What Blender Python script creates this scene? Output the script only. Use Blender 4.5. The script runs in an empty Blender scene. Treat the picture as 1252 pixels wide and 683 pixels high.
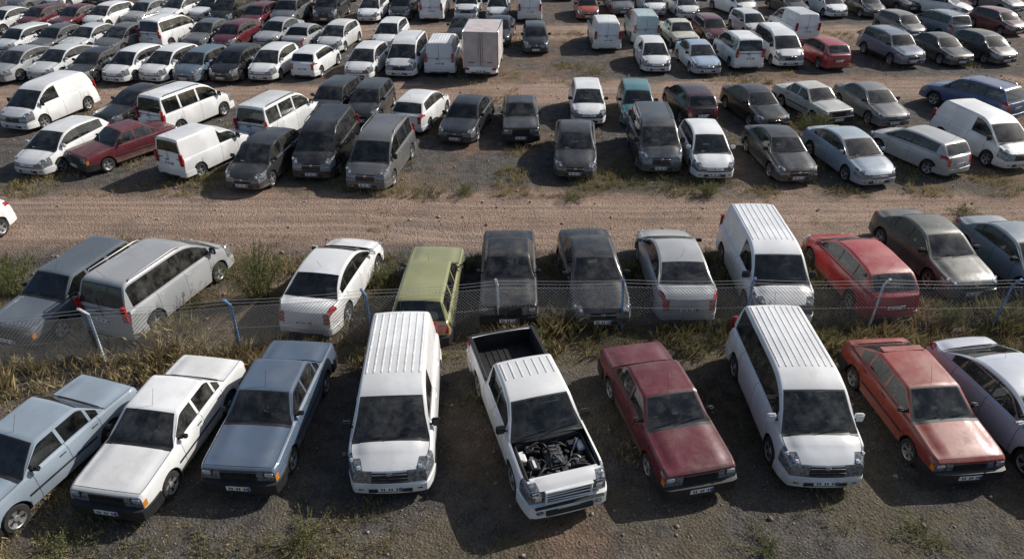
import bpy,bmesh,math,random
import numpy as np
from mathutils import Vector,Matrix
random.seed(7); rng=np.random.default_rng(7)
sc=bpy.context.scene
# ---------------------------------------------------------------- materials
def newmat(name):
    m=bpy.data.materials.new(name); m.use_nodes=True; nt=m.node_tree
    for n in list(nt.nodes): nt.nodes.remove(n)
    out=nt.nodes.new('ShaderNodeOutputMaterial'); return m,nt,out
def math_(nt,op,a,b=None,c=None,clamp=False):
    n=nt.nodes.new('ShaderNodeMath'); n.operation=op; n.use_clamp=clamp
    for i,v in enumerate((a,b,c)):
        if v is None: continue
        if isinstance(v,(int,float)): n.inputs[i].default_value=v
        else: nt.links.new(v,n.inputs[i])
    return n.outputs[0]
def mixc(nt,f,a,b,mode='MIX'):
    n=nt.nodes.new('ShaderNodeMix'); n.data_type='RGBA'; n.blend_type=mode
    for s,v in ((0,f),(6,a),(7,b)):
        if isinstance(v,(int,float)): n.inputs[s].default_value=v
        elif isinstance(v,tuple): n.inputs[s].default_value=(*v,1) if len(v)==3 else v
        else: nt.links.new(v,n.inputs[s])
    return n.outputs[2]
def mrange(nt,v,a,b,c=0.0,d=1.0,smooth=True):
    n=nt.nodes.new('ShaderNodeMapRange'); n.interpolation_type='SMOOTHSTEP' if smooth else 'LINEAR'
    nt.links.new(v,n.inputs[0])
    for i,x in enumerate((a,b,c,d)): n.inputs[i+1].default_value=x
    return n.outputs[0]
def noise(nt,vec,scale,detail=4,rough=.6):
    n=nt.nodes.new('ShaderNodeTexNoise'); n.inputs['Scale'].default_value=scale
    n.inputs['Detail'].default_value=detail; n.inputs['Roughness'].default_value=rough
    nt.links.new(vec,n.inputs['Vector']); return n.outputs[0]
def simple(name,col,rough=.5,metal=0,coat=0,var=0.0,vscale=6):
    m,nt,out=newmat(name)
    b=nt.nodes.new('ShaderNodeBsdfPrincipled'); b.inputs['Roughness'].default_value=rough
    b.inputs['Metallic'].default_value=metal; b.inputs['Coat Weight'].default_value=coat
    b.inputs['Base Color'].default_value=(*col,1)
    if var>0:
        tc=nt.nodes.new('ShaderNodeTexCoord')
        f=noise(nt,tc.outputs['Object'],vscale)
        nt.links.new(mixc(nt,mrange(nt,f,.3,.7),tuple(c*(1-var) for c in col),tuple(min(1,c*(1+var)) for c in col)),b.inputs['Base Color'])
    nt.links.new(b.outputs[0],out.inputs[0]); return m
def objvec(nt):
    oi=nt.nodes.new('ShaderNodeObjectInfo'); tc=nt.nodes.new('ShaderNodeTexCoord')
    add=nt.nodes.new('ShaderNodeVectorMath'); add.operation='ADD'
    nt.links.new(tc.outputs['Object'],add.inputs[0])
    r=math_(nt,'MULTIPLY',oi.outputs['Random'],40); cx=nt.nodes.new('ShaderNodeCombineXYZ')
    nt.links.new(r,cx.inputs[0]); nt.links.new(r,cx.inputs[1]); nt.links.new(cx.outputs[0],add.inputs[1])
    return oi,tc,add.outputs[0]
def paint_mat():
    m,nt,out=newmat('car_paint')
    b=nt.nodes.new('ShaderNodeBsdfPrincipled'); ge=nt.nodes.new('ShaderNodeNewGeometry')
    oi,tc,P=objvec(nt)
    sn=nt.nodes.new('ShaderNodeSeparateXYZ'); nt.links.new(ge.outputs['Normal'],sn.inputs[0])
    sp=nt.nodes.new('ShaderNodeSeparateXYZ'); nt.links.new(tc.outputs['Object'],sp.inputs[0])
    n1=mrange(nt,noise(nt,P,1.6,6,.7),.38,.72); n2=mrange(nt,noise(nt,P,26,4,.7),.45,.75); n3=mrange(nt,noise(nt,P,7,5,.75),.5,.72)
    up=mrange(nt,sn.outputs[2],.1,.95)
    dust=math_(nt,'MULTIPLY',math_(nt,'MULTIPLY_ADD',n1,.20,.03),math_(nt,'MULTIPLY_ADD',up,.75,.25))
    dust=math_(nt,'ADD',dust,math_(nt,'MULTIPLY',n2,.05)); dust=math_(nt,'ADD',dust,math_(nt,'MULTIPLY',math_(nt,'MULTIPLY',n3,up),.10))
    low=mrange(nt,sp.outputs[2],.6,.15); low=math_(nt,'MULTIPLY',low,math_(nt,'MULTIPLY_ADD',n1,.45,.25))
    dust=math_(nt,'ADD',dust,low,clamp=True)
    amt=math_(nt,'MULTIPLY_ADD',oi.outputs['Random'],.95,.35)
    dust=math_(nt,'MULTIPLY',dust,amt,clamp=True)
    fade=mrange(nt,noise(nt,P,.9,3,.5),.4,.7,.86,1.08)
    cc=nt.nodes.new('ShaderNodeCombineColor')
    for i in range(3): nt.links.new(fade,cc.inputs[i])
    base=mixc(nt,1.0,oi.outputs['Color'],cc.outputs[0],'MULTIPLY')
    nt.links.new(mixc(nt,dust,base,(.27,.24,.20)),b.inputs['Base Color'])
    nt.links.new(math_(nt,'MULTIPLY_ADD',dust,1.3,.25,clamp=True),b.inputs['Roughness'])
    nt.links.new(mrange(nt,dust,.05,.3,.45,.08),b.inputs['Coat Weight']); b.inputs['Coat Roughness'].default_value=.12
    bp=nt.nodes.new('ShaderNodeBump'); bp.inputs['Strength'].default_value=.08; bp.inputs['Distance'].default_value=.02
    nt.links.new(noise(nt,P,4,2),bp.inputs['Height']); nt.links.new(bp.outputs[0],b.inputs['Normal'])
    nt.links.new(b.outputs[0],out.inputs[0]); return m
def glass_mat():
    m,nt,out=newmat('car_glass')
    tr=nt.nodes.new('ShaderNodeBsdfTransparent'); tr.inputs[0].default_value=(.48,.52,.51,1)
    gl=nt.nodes.new('ShaderNodeBsdfGlossy'); gl.inputs['Roughness'].default_value=.05; gl.inputs[0].default_value=(.9,.95,1,1)
    fr=nt.nodes.new('ShaderNodeFresnel'); fr.inputs[0].default_value=1.6
    mx=nt.nodes.new('ShaderNodeMixShader'); nt.links.new(fr.outputs[0],mx.inputs[0]); nt.links.new(tr.outputs[0],mx.inputs[1]); nt.links.new(gl.outputs[0],mx.inputs[2])
    df=nt.nodes.new('ShaderNodeBsdfDiffuse'); df.inputs[0].default_value=(.25,.245,.22,1)
    oi,tc,P=objvec(nt); f=mrange(nt,noise(nt,P,2.5,6,.7),.35,.75,.02,.30)
    f=math_(nt,'MULTIPLY',f,math_(nt,'MULTIPLY_ADD',oi.outputs['Random'],1.1,.25),clamp=True)
    m2=nt.nodes.new('ShaderNodeMixShader'); nt.links.new(f,m2.inputs[0]); nt.links.new(mx.outputs[0],m2.inputs[1]); nt.links.new(df.outputs[0],m2.inputs[2])
    nt.links.new(m2.outputs[0],out.inputs[0]); return m
M=[paint_mat(),glass_mat(),simple('black_trim',(.018,.018,.019),.55,var=.3),
   simple('headlamp',(.17,.18,.19),.08,.2,1.0,.6,18),simple('tail_lamp',(.33,.010,.010),.15,0,.8,.4,20),
   simple('tyre_rubber',(.022,.021,.02),.85,var=.3),simple('wheel_rim',(.30,.295,.29),.45,.5,var=.35,vscale=20),
   simple('plate_white',(.7,.7,.68),.45,var=.1),simple('chrome_trim',(.6,.6,.6),.18,1.0),
   simple('car_interior',(.045,.045,.047),.8,var=.4),simple('seat_fabric',(.15,.15,.155),.9,var=.4,vscale=12),
   simple('turn_lamp',(.6,.2,.02),.2,0,.6),simple('plate_ink',(.01,.01,.015),.5),simple('plate_blue',(.02,.06,.35),.5),
   simple('engine_metal',(.13,.125,.12),.5,.5,var=.6,vscale=15),simple('cargo_box_panel',(.52,.46,.44),.5,var=.12,vscale=2),
   simple('lamp_reflector',(.75,.76,.78),.15,.6,.5)]
PA,GL,BK,LA,RL,TY,RI,PL,CH,IN,SE,OR,INK,BLU,EN,BX,RF=range(17)
# ---------------------------------------------------------------- mesh builder
_bc={}
class MB:
    def __init__(s): s.v=[];s.f=[];s.m=[]
    def add(s,vs,fs,m):
        o=len(s.v); s.v+= [tuple(v) for v in vs]
        for i,f in enumerate(fs):
            s.f.append([o+k for k in f]); s.m.append(m if isinstance(m,int) else m[i])
    def box(s,c,size,mat,b=.01,rot=None,seg=1):
        key=(tuple(round(q,4) for q in size),b,seg)
        if key not in _bc:
            bm=bmesh.new(); bmesh.ops.create_cube(bm,size=1)
            bmesh.ops.scale(bm,vec=size,verts=bm.verts)
            if b>0: bmesh.ops.bevel(bm,geom=list(bm.edges),offset=min(b,min(size)*.45),segments=seg,affect='EDGES')
            bm.verts.index_update()
            _bc[key]=([v.co.copy() for v in bm.verts],[[v.index for v in f.verts] for f in bm.faces]); bm.free()
        vs,fs=_bc[key]
        Rm=rot if rot else Matrix.Identity(3)
        cc=Vector(c)
        s.add([Rm@v+cc for v in vs],fs,mat)
    def tube(s,pts,r,mat,n=6):
        pts=[Vector(p) for p in pts]; vs=[];fs=[]
        for i,p in enumerate(pts):
            d=(pts[min(i+1,len(pts)-1)]-pts[max(i-1,0)]).normalized()
            a=d.cross(Vector((0,0,1)));
            if a.length<.05: a=d.cross(Vector((1,0,0)))
            a.normalize(); b=d.cross(a)
            for k in range(n):
                t=2*math.pi*k/n; vs.append(p+a*r*math.cos(t)+b*r*math.sin(t))
        for i in range(len(pts)-1):
            for k in range(n): fs.append([i*n+k,i*n+(k+1)%n,(i+1)*n+(k+1)%n,(i+1)*n+k])
        fs.append(list(range(n))[::-1]); fs.append([(len(pts)-1)*n+k for k in range(n)])
        s.add(vs,fs,mat)
    def mesh(s,name,mats,ang=38,fixn=True):
        me=bpy.data.meshes.new(name); me.from_pydata(s.v,[],s.f)
        for mt in mats: me.materials.append(mt)
        me.polygons.foreach_set('material_index',s.m)
        if fixn:
            bm=bmesh.new(); bm.from_mesh(me); bmesh.ops.recalc_face_normals(bm,faces=bm.faces); bm.to_mesh(me); bm.free()
        me.polygons.foreach_set('use_smooth',[True]*len(me.polygons))
        me.set_sharp_from_angle(angle=math.radians(ang)); me.update(); return me
def rpoly(pts,r=.06,n=4):
    out=[(pts[0][0],pts[0][1],0)]
    for i in range(1,len(pts)-1):
        p0,p1,p2=[np.array(p[:2],float) for p in (pts[i-1],pts[i],pts[i+1])]
        rr=pts[i][2] if len(pts[i])>2 else r
        l0=np.linalg.norm(p0-p1); l2=np.linalg.norm(p2-p1)
        a=p1+(p0-p1)*min(rr,l0*.47)/l0; b=p1+(p2-p1)*min(rr,l2*.47)/l2
        for k in range(n+1):
            t=k/n; q=(1-t)**2*a+2*t*(1-t)*p1+t*t*b
            out.append((q[0],q[1],i-1 if k<n/2 else i))
    out.append((pts[-1][0],pts[-1][1],len(pts)-2)); return out
def sm(t): t=max(0,min(1,t)); return t*t*(3-2*t)
D=dict(tf=.16,tr=.12,nl=.55,lean=.07,cb=.06,k=.30,crown=.03,cf=.10,cr=.06,old=False,rails=False,ribs=0,wins=[],seams=[],rw=True,
       open=[],bump=PA,spoiler=False,plate_r=.62,roofcrown=.025,seats=True,vanlight=False,pillar=BK,strip=False,antenna=True,cladding=False,bigface=False)
def build(P0):
    P={**D,**P0}; mb=MB(); L,W,zb,R=P['L'],P['W'],P['zb'],P['R']; xf=L/2; hw=W/2
    tp=rpoly(P['top']); X=[t[0] for t in tp][::-1]; Z=[t[1] for t in tp][::-1]
    ztf=lambda x: float(np.interp(x,X,Z))
    gh=P['gh']; xa,xb=gh[0][0],gh[-1][0]
    def wx(x):
        u=(abs(x)-(xf-P['nl']))/P['nl']; tpv=P['tf'] if x>0 else P['tr']
        return hw*(1-tpv*max(0,u)**2.2)
    def T(x,y,z):
        s=1 if x>0 else -1; n=sm((abs(x)-(xf-.5))/.5)
        dx=n*P['cb']*(1-(y/hw)**2)
        ln=P['lean'] if x>0 else P['lean']*.5
        dx-=n*ln*max(0,(z-.45)/.35)**2
        if z<zb+.06: dx-=n*.04
        return (x+s*dx,y,z)
    Ra=R+.065; whs=(P['wf'],P['wr'])
    pri=[xa,xb]
    for sx in P['seams']: pri+= [sx,sx-.012]
    hs=xf-.07 if not P['old'] else xf-.05
    if P['old']: pri+=[hs,hs-.012]
    cowl=xa+.09; pri.append(cowl)
    if not P['old']: pri+=[xf-.36,xf-.27,xf-.17]
    for o in P['open']: pri+=[o[0],o[1]]
    for xw in whs:
        for k in range(11): pri.append(xw+Ra*math.cos(math.pi*k/10))
        pri+=[xw+Ra+.006,xw-Ra-.006]
    base=list(np.arange(-xf,xf,.14))+[xf,-xf]+[s*(xf-q) for s in (1,-1) for q in (.02,.05,.1,.16,.23,.31,.4,.5)]
    st=sorted(set(round(p,4) for p in pri if abs(p)<xf))
    q=[]
    for p in st:
        if not q or p-q[-1]>.004: q.append(p)
    st=q
    for b_ in base:
        if all(abs(b_-p)>.03 for p in st) or abs(abs(b_)-xf)<1e-6: st.append(b_)
    st=sorted(set(st),reverse=True)
    YF=[.80,.962,.992,1.0,.992,.962,.905,.888,.72,.69,.45,.22,0]; n=len(YF)
    def arch(x):
        a=0
        for xw in whs:
            d=abs(x-xw)
            if d<=Ra+1e-4: a=max(a,R+math.sqrt(max(0,Ra*Ra-d*d)))
        return a
    def sect(x):
        zt=ztf(x); w=wx(x); z4=zt-.13
        zs=[zb,zb+.01,zb+.16,zb+.16+.5*(z4-zb-.16),z4,zt-.035,zt]
        a=arch(x); zs=[max(z,a+.004*i) if a>0 else z for i,z in enumerate(zs)]
        fe=min(1,(xf-abs(x))/.3); cr=P['crown']*fe
        out=[]
        for i,yf in enumerate(YF):
            z=zs[i] if i<7 else zt+cr*(1-(yf/.9)**2)+(.014*fe if i>8 else 0)
            out.append((x,yf*w,z))
        return out
    vs=[];fs=[];ms=[]
    full=2*n-1
    for x in st:
        h=sect(x); ring=h+[(a,-b,c) for a,b,c in h[:-1][::-1]]
        vs+=[T(*p) for p in ring]
    for j in range(len(st)-1):
        x0,x1=st[j],st[j+1]; xm=(x0+x1)/2
        cab=xb<xm<xa
        seam=any(abs(xm-(sx-.006))<.004 for sx in P['seams'])
        hseam=P['old'] and abs(xm-(hs-.006))<.004
        for k in range(full-1):
            hk=k if k<n-1 else 2*(n-1)-1-k
            if cab and hk>=6: continue
            if any(o[1]<xm<o[0] and hk>=o[2] for o in P['open']): continue
            m=PA
            if seam and 1<=hk<6: m=BK
            if hseam and hk>=6: m=BK
            if hk==6 and xm>xa and xm<hs: m=BK
            if hk==6 and xm<xb and not P.get('bed'): m=BK
            if xa<xm<cowl and hk>=6: m=BK
            if hk==0: m=BK
            if P['cladding'] and hk<=1: m=BK
            if not P['old']:
                if (xm>xf-.36 and hk in(3,4,5)) or (xm>xf-.27 and hk==6) or (xm>xf-.17 and hk==7): m=LA
                if xm<-xf+P.get('tl',.28) and hk in (4,5) and not P['vanlight']: m=RL
            else:
                if xm>xf-.12 and hk==3: m=OR if not P.get('noor') else PA
                if xm<-xf+.06 and hk==3: m=RL
            a=j*full+k; fs.append([a,a+1,a+full+1,a+full]); ms.append(m)
    mb.add(vs,fs,ms)
    C=[1,.981,.796,.762,.497,.243,0]; cols=C+[-c for c in C[:-1][::-1]]
    for s in (1,-1):
        x=s*xf; h=sect(x); vs=[];fs=[];ms=[]
        for i in range(7):
            for c in cols: vs.append(T(x,h[i][1]*c,h[i][2]))
        for i in range(6):
            for j in range(len(cols)-1):
                c=abs((cols[j]+cols[j+1])/2); m=PA
                if s>0:
                    if P['old']:
                        if i in (3,4): m=LA if .5<c<.97 else (BK if c<.5 else PA)
                        if i in (1,2): m=BK
                    else:
                        if i in (3,4,5) and c>.5: m=LA
                        if i==3 and c<.5: m=BK
                        if P['bigface'] and i in(3,4) and c<.5: m=BK
                        if i==1 and c<.78: m=BK
                else:
                    if P['old']:
                        if i in(3,4) and c>.5: m=RL if c<.9 else OR
                    elif not P['vanlight']:
                        if i in(3,4) and c>.7: m=RL
                    if i==0: m=BK
                fs.append([i*len(cols)+j,i*len(cols)+j+1,(i+1)*len(cols)+j+1,(i+1)*len(cols)+j]); ms.append(m)
        mb.add(vs,fs,ms)
        p=P.get('bp',.11 if P['old'] else .028)
        z0,z1=(zb-.0,zb+.30) if P['old'] else (zb+.02,zb+.27)
        if 'bz' in P: z0,z1=P['bz']
        path=[]
        for q in (.46,.3,.18,.08,.02): xx=x-s*q; path.append((xx,wx(xx)*1.0,1))
        side=path[:]
        pts=[(a,b+min(p,.05)*.6) for a,b,_ in side]+[(x+s*p*.7,wx(x)*.985+p*.1)]+[(x+s*p,wx(x)*f) for f in (.85,.6,.3,0)]
        inn=[(a,b-.05) for a,b,_ in side]+[(x-s*.04,wx(x)*.93)]+[(x-s*.03,wx(x)*f) for f in (.85,.6,.3,0)]
        pts=pts+[(a,-b) for a,b in pts[:-1][::-1]]; inn=inn+[(a,-b) for a,b in inn[:-1][::-1]]
        vs=[];fs=[]
        zz=[(0,z0),(1,z0+.02),(1,(z0+z1)/2),(1,z1-.02),(0,z1)]
        for a,b in zip(pts,inn):
            for f,z in zz:
                px,py=(a if f else b)
                v=T(px,py,.40); vs.append((v[0],v[1],z))
        for i in range(len(pts)-1):
            for k in range(4): fs.append([i*5+k,i*5+k+1,(i+1)*5+k+1,(i+1)*5+k])
        fs.append([0,1,2,3,4]); fs.append([ (len(pts)-1)*5+k for k in range(5)])
        mb.add(vs,fs,P['bump'])
        if P['bump']==PA and not P['old']:
            if s>0:
                mb.box((x+s*(p+P['cb'])-.012,0,z0+.10),(.03,W*.5,.10),BK,.01)
                for yy in (-1,1): mb.box((x+P['cb']*.55,yy*W*.33,z0+.12),(.07,.14,.06),BK,.02)
            else: mb.box((x-p-P['cb']+.012,0,z0+.05),(.03,W*.6,.06),BK,.01)
        pz=P.get('plate_f',(z0+z1)/2+.02) if s>0 else P['plate_r']
        px=x+s*(P['cb']+p+.004) if (s>0 or pz<z1) else T(x,0,pz)[0]+s*.012
        mb.box((px,0,pz),(.014,.50,.115),PL,.003)
        mb.box((px+s*.006,s*.228,pz),(.006,.035,.11),BLU,0)
        for t in range(8):
            if t in(2,5): continue
            mb.box((px+s*.006,s*(.19-t*.052),pz),(.006,.03,.07),INK,0)
    if P['old']:
        for q in range(4): 
            z=ztf(xf)-.05-q*.035; mb.box((T(xf,0,z)[0]+.004,0,z),(.012,W*.44,.008),CH if q in(0,) else BK,0)
        for s_ in (-1,1):
            z=ztf(xf)-.10; mb.box((T(xf,hw*.62,z)[0]+.003,s_*hw*.66,z),(.03,.02,.15),BK,0)
            mb.box((T(xf,hw*.78,z)[0]+.004,s_*hw*.77,z),(.02,.20,.10),RF,.008)
    else:
        z=ztf(xf)-.07; mb.box((T(xf,0,z)[0]+.004,0,z),(.014,W*.40,.02),CH,.004); mb.box((T(xf,0,z)[0]+.01,0,z+.005),(.014,.11,.075),CH,.02)
        if not P.get('bed'):
            for s_ in(-1,1):
                for xx,fr,w_ in ((xf-.045,.80,.13),(xf-.17,.93,.10)):
                    zz_=ztf(xx)-.03; v=T(xx,fr*wx(xx),zz_); mb.box((v[0],s_*v[1],zz_),(.10,w_,.085),RF,.03,seg=2)
        if P['bigface']:
            for q in range(2):
                z=ztf(xf)-.15-q*.06; mb.box((T(xf,0,z)[0]+.008,0,z),(.014,W*.42,.014),EN,.003)
    mb.box((0,0,zb+.16),(L-.35,W-.46,.26),BK,.03)
    for s in(1,-1): mb.box((s*(xf-.13),0,zb+.13),(.22,W*.8,.2),BK,.03)
    mb.box(((P['wf']+P['wr'])/2,0,zb+.07),(P['wf']-P['wr']-2*Ra-.02,W-.14,.10),BK,.01)
    tw=.095 if R<.34 else .115
    prof=[(R*.60,-tw),(R*.93,-tw),(R,-tw*.65),(R,tw*.65),(R*.94,tw*.98),(R*.68,tw),(R*.66,tw-.006),(R*.61,tw-.02),(R*.24,tw-.035),(R*.20,tw-.012),(.001,tw-.01)]
    mm=[TY]*5+[RI]*2+['sp',RI,RI]; ns=25
    for xw in whs:
        for s in (1,-1):
            vs=[];fs=[];ms=[]; yc=s*(hw-tw-.015)
            for (r,y) in prof:
                for k in range(ns):
                    t=2*math.pi*k/ns; vs.append((xw+r*math.cos(t),yc+s*y,R+r*math.sin(t)))
            for i in range(len(prof)-1):
                for k in range(ns):
                    m=mm[i]
                    if m=='sp': m=RI if (k%5 in (0,1,2) if P['old'] else k%5 in(0,1)) else BK
                    fs.append([i*ns+k,i*ns+(k+1)%ns,(i+1)*ns+(k+1)%ns,(i+1)*ns+k]); ms.append(m)
            mb.add(vs,fs,ms)
    g=rpoly(gh,.08,5); zlo,zhi=gh[0][1],gh[1][1]; zlo2,zhi2=gh[-1][1],gh[-2][1]; last=len(gh)-2
    def ins(val,axis,tag=None):
        nonlocal g
        out=[g[0]]
        for a,b in zip(g[:-1],g[1:]):
            va,vb=a[axis],b[axis]
            if (tag is None or a[2]==tag) and min(va,vb)+1e-3<val<max(va,vb)-1e-3:
                t=(val-va)/(vb-va); out.append((a[0]+(b[0]-a[0])*t,a[1]+(b[1]-a[1])*t,a[2]))
            out.append(b)
        g=out
    for a,b in P['wins']: ins(a,0);ins(b,0)
    w0_,w1_=P.get('wsf',(.1,.95)); rf=P.get('rwf',(.1,.93))
    for f in (w0_,w1_,w0_+.035,w1_-.03): ins(zlo+f*(zhi-zlo),1,0)
    for f in (rf[0],rf[1],rf[0]+.035,rf[1]-.035): ins(zlo2+f*(zhi2-zlo2),1,last)
    out=[g[0]]
    for a,b in zip(g[:-1],g[1:]):
        l=math.hypot(b[0]-a[0],b[1]-a[1]); kk=max(1,int(l/.22))
        for i in range(1,kk): out.append((a[0]+(b[0]-a[0])*i/kk,a[1]+(b[1]-a[1])*i/kk,a[2]))
        out.append(b)
    g=out; kt=P['k']; yb=hw*.905
    TT=[0,.05,.085,.86,.93]
    def gx_(x,y):
        f=sm((x-gh[1][0]+.35)/(gh[0][0]-gh[1][0]+.35)); r=sm((gh[-2][0]+.3-x)/(gh[-2][0]+.3-gh[-1][0]))
        return x+P['cf']*(1-(y/hw)**2)*f-P['cr']*(1-(y/hw)**2)*r
    vs=[];fs=[];ms=[]
    for (x,z,t) in g:
        w0=min(yb,wx(x)*.905); zt=ztf(x) if ztf(x)<z else z-.001
        H=max(z-zt,.001); qf=min(1,H/.18)
        yy=lambda zz: w0-(zz-zt)*kt-(.02*((zz-zt)/.5)**2)
        half=[(yy(zt+H*tt),zt+H*tt) for tt in TT]
        yr=yy(z); half.append((yr-.012*qf,z-.022*qf)); half.append((yr-.035*qf,z-.006*qf))
        yi=yr-.085; half.append((yr-.060*qf,z-.002)); half.append((yi,z))
        for f in (.66,.33,0): half.append((yi*f,z+P['roofcrown']*(1-f*f)*min(1,qf)))
        ring=half+[(-a,b) for a,b in half[:-1][::-1]]
        vs+=[(gx_(x,a),a,b) for a,b in ring]
    n2=len(half); full=2*n2-1
    wlo=min([b for a,b in P['wins']] or [0]); whi=max([a for a,b in P['wins']] or [0])
    for j in range(len(g)-1):
        xm=(g[j][0]+g[j+1][0])/2; zm=(g[j][1]+g[j+1][1])/2; tag=g[j][2]
        for k in range(full-1):
            hk=k if k<n2-1 else 2*(n2-1)-1-k
            m=PA
            if hk==2:
                if any(b-1e-3<xm<a+1e-3 for a,b in P['wins']): m=GL
                elif wlo<xm<whi: m=P['pillar']
            if hk==1 and wlo<xm<whi: m=BK
            if hk>=7:
                if tag==0:
                    f=(zm-zlo)/(zhi-zlo)
                    if f<w0_: m=BK
                    elif f<w1_: m=GL if (hk>=8 and w0_+.035<f<w1_-.03) else BK
                if tag==last and P['rw']:
                    f=(zm-zlo2)/(zhi2-zlo2)
                    if rf[0]<f<rf[1]: m=GL if (hk>=8 and rf[0]+.035<f<rf[1]-.035) else BK
            a=j*full+k; fs.append([a,a+1,a+full+1,a+full]); ms.append(m)
    mb.add(vs,fs,ms)
    zt=ztf((xa+xb)/2); roofz=lambda x: float(np.interp(x,[q[0] for q in g][::-1],[q[1] for q in g][::-1]))
    def wsp(f,y,off=.012):
        x=gh[0][0]+(gh[1][0]-gh[0][0])*f; z=zlo+(zhi-zlo)*f
        return (gx_(x,y)+off,y,z+off+P['roofcrown']*.6*(1-(y/hw)**2))
    for y0,y1 in ((-.1,.45),(-.62,-.08)): mb.tube([wsp(.10,y0,.02),wsp(.19,(y0+y1)/2,.022),wsp(.22,y1,.02)],.009,BK,4)
    mx=gh[0][0]-.32*(gh[0][0]-gh[1][0])-.08; mz=ztf(mx)+.10
    for s in (1,-1):
        w=.20 if not P['old'] else .15; hgt=.15 if not P['old'] else .10
        if P.get('bigmir'): hgt=.22
        mb.box((mx,s*(hw+.04),mz),(.09,w,hgt),PA if P.get('mirpaint') else BK,.03,seg=2)
        mb.box((mx-.046,s*(hw+.04),mz),(.004,w*.8,hgt*.75),CH,0)
        mb.box((mx+.01,s*(hw-.06),mz-.05),(.05,.12,.04),BK,.01)
    for sx in P['seams'][1:]:
        for s in(1,-1): mb.box((sx+.14,s*(hw*.985+.002),ztf(sx)-.12),(.17,.025,.03),BK if P['old'] else PA,.008)
    if P['strip'] :
        for s in(1,-1):
            x0,x1=P['wf']-Ra-.03,P['wr']+Ra+.03
            mb.box(((x0+x1)/2,s*(hw+.002),zb+.30),(x0-x1,.018,.05),BK,.005)
    if P['ribs']:
        x0,x1=gh[1][0]-.25 if len(gh)<5 else gh[2][0]-.05,gh[-2][0]+.12
        nrb=P['ribs']; yr=hw*.905-(roofz(0)-zt)*kt-.14
        for i in range(nrb):
            y=-yr+2*yr*i/(nrb-1)
            kseg=8
            for q in range(kseg):
                xx0=x0+(x1-x0)*q/kseg; xx1=x0+(x1-x0)*(q+1)/kseg
                zc=(roofz(xx0)+roofz(xx1))/2+P['roofcrown']*(1-(y/(yr+.06))**2)
                ang=math.atan2(roofz(xx0)-roofz(xx1),xx0-xx1)
                mb.box(((xx0+xx1)/2,y,zc),(abs(xx1-xx0)+.006,.045,.022),PA,.009,rot=Matrix.Rotation(-ang,3,'Y'))
    if P['rails']:
        for s in(1,-1):
            y=s*(hw*.905-(roofz(0)-zt)*kt-.05); x0,x1=gh[1][0]-.45,gh[-2][0]+.2
            mb.tube([(x0,y,roofz(x0)-.01),(x0-.08,y,roofz(x0)+.05),(0,y,roofz(0)+.06),(x1+.08,y,roofz(x1)+.05),(x1,y,roofz(x1)-.01)],.018,CH if P['rails']==2 else BK,6)
    if P['vanlight']:
        for s in(1,-1):
            mb.box((-xf-.005,s*(hw*.85),zt-.02),(.12,.15,.50),RL,.03,seg=2)
            mb.box((-xf-.066,s*(hw*.85),zt-.12),(.012,.09,.10),LA,.004)
        mb.box((-xf-P['cr']-.01,0.02,(zt+.35)*.9),(.012,.012,zt*.9),BK,0)
        mb.box((-xf-P['cr']-.02,.12,zt-.08),(.03,.16,.04),BK,.01)
    if P['spoiler']:
        x=gh[-2][0]-.02; mb.box((x-.05,0,roofz(x)+.02),(.20,W*.62,.035),PA,.012,seg=2)
    if P['antenna']:
        x=gh[-2][0]+.15 if not P['old'] else gh[1][0]-.06
        mb.tube([(x,0.0,roofz(x)+.02),(x-.18,0.0,roofz(x)+.35)],.004,BK,4)
    if P['seats']:
        xr=xb+.12
        mb.box(((xa+xr)/2-.05,0,.36),(xa-xr-.1,W*.84,.05),IN,.01)
        for s in(1,-1): mb.box(((xa+xr)/2-.05,s*hw*.86,(.38+zt-.04)/2),(xa-xr-.3,.04,zt-.04-.36),IN,.01)
        mb.box((xa-.22,0,zt-.12),(.36,W*.80,.2),IN,.05,seg=2)
        fx=(gh[1][0]-.05)
        for y in (-.37,.37):
            mb.box((fx+.12,y,.56),(.5,.48,.16),SE,.05,seg=2)
            mb.box((fx-.18,y,.86),(.14,.46,.62),SE,.05,rot=Matrix.Rotation(-.2,3,'Y'),seg=2)
            mb.box((fx-.27,y,1.20),(.09,.26,.17),SE,.035,rot=Matrix.Rotation(-.15,3,'Y'),seg=2)
        pts=[(xa-.42+.09*math.sin(t),.37+.17*math.cos(t),zt-.02+.15*math.sin(t)) for t in np.linspace(0,2*math.pi,15)]
        mb.tube(pts,.013,BK,5)
        mb.box((xa-.12,-.30,zt-.005),(.12,.22,.006),PL,0)
        if P['rw'] and gh[-1][0]<-.9:
            rx=fx-.95
            mb.box((rx+.1,0,.56),(.45,W*.7,.16),SE,.05,seg=2); mb.box((rx-.17,0,.86),(.13,W*.7,.55),SE,.05,rot=Matrix.Rotation(-.25,3,'Y'),seg=2)
            if rx-.3>xb+.1: mb.box(((rx-.25+xb)/2,0,zt-.04),(rx-.25-xb,W*.78,.03),IN,.01)
        elif not P['rw']: mb.box((fx-.45,0,(.4+gh[1][1])/2),(.04,W*.80,gh[1][1]-.5),IN,.01)
    if 'extra' in P: P['extra'](mb,P,T,ztf)
    return mb.mesh(P['name'],M)
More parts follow.
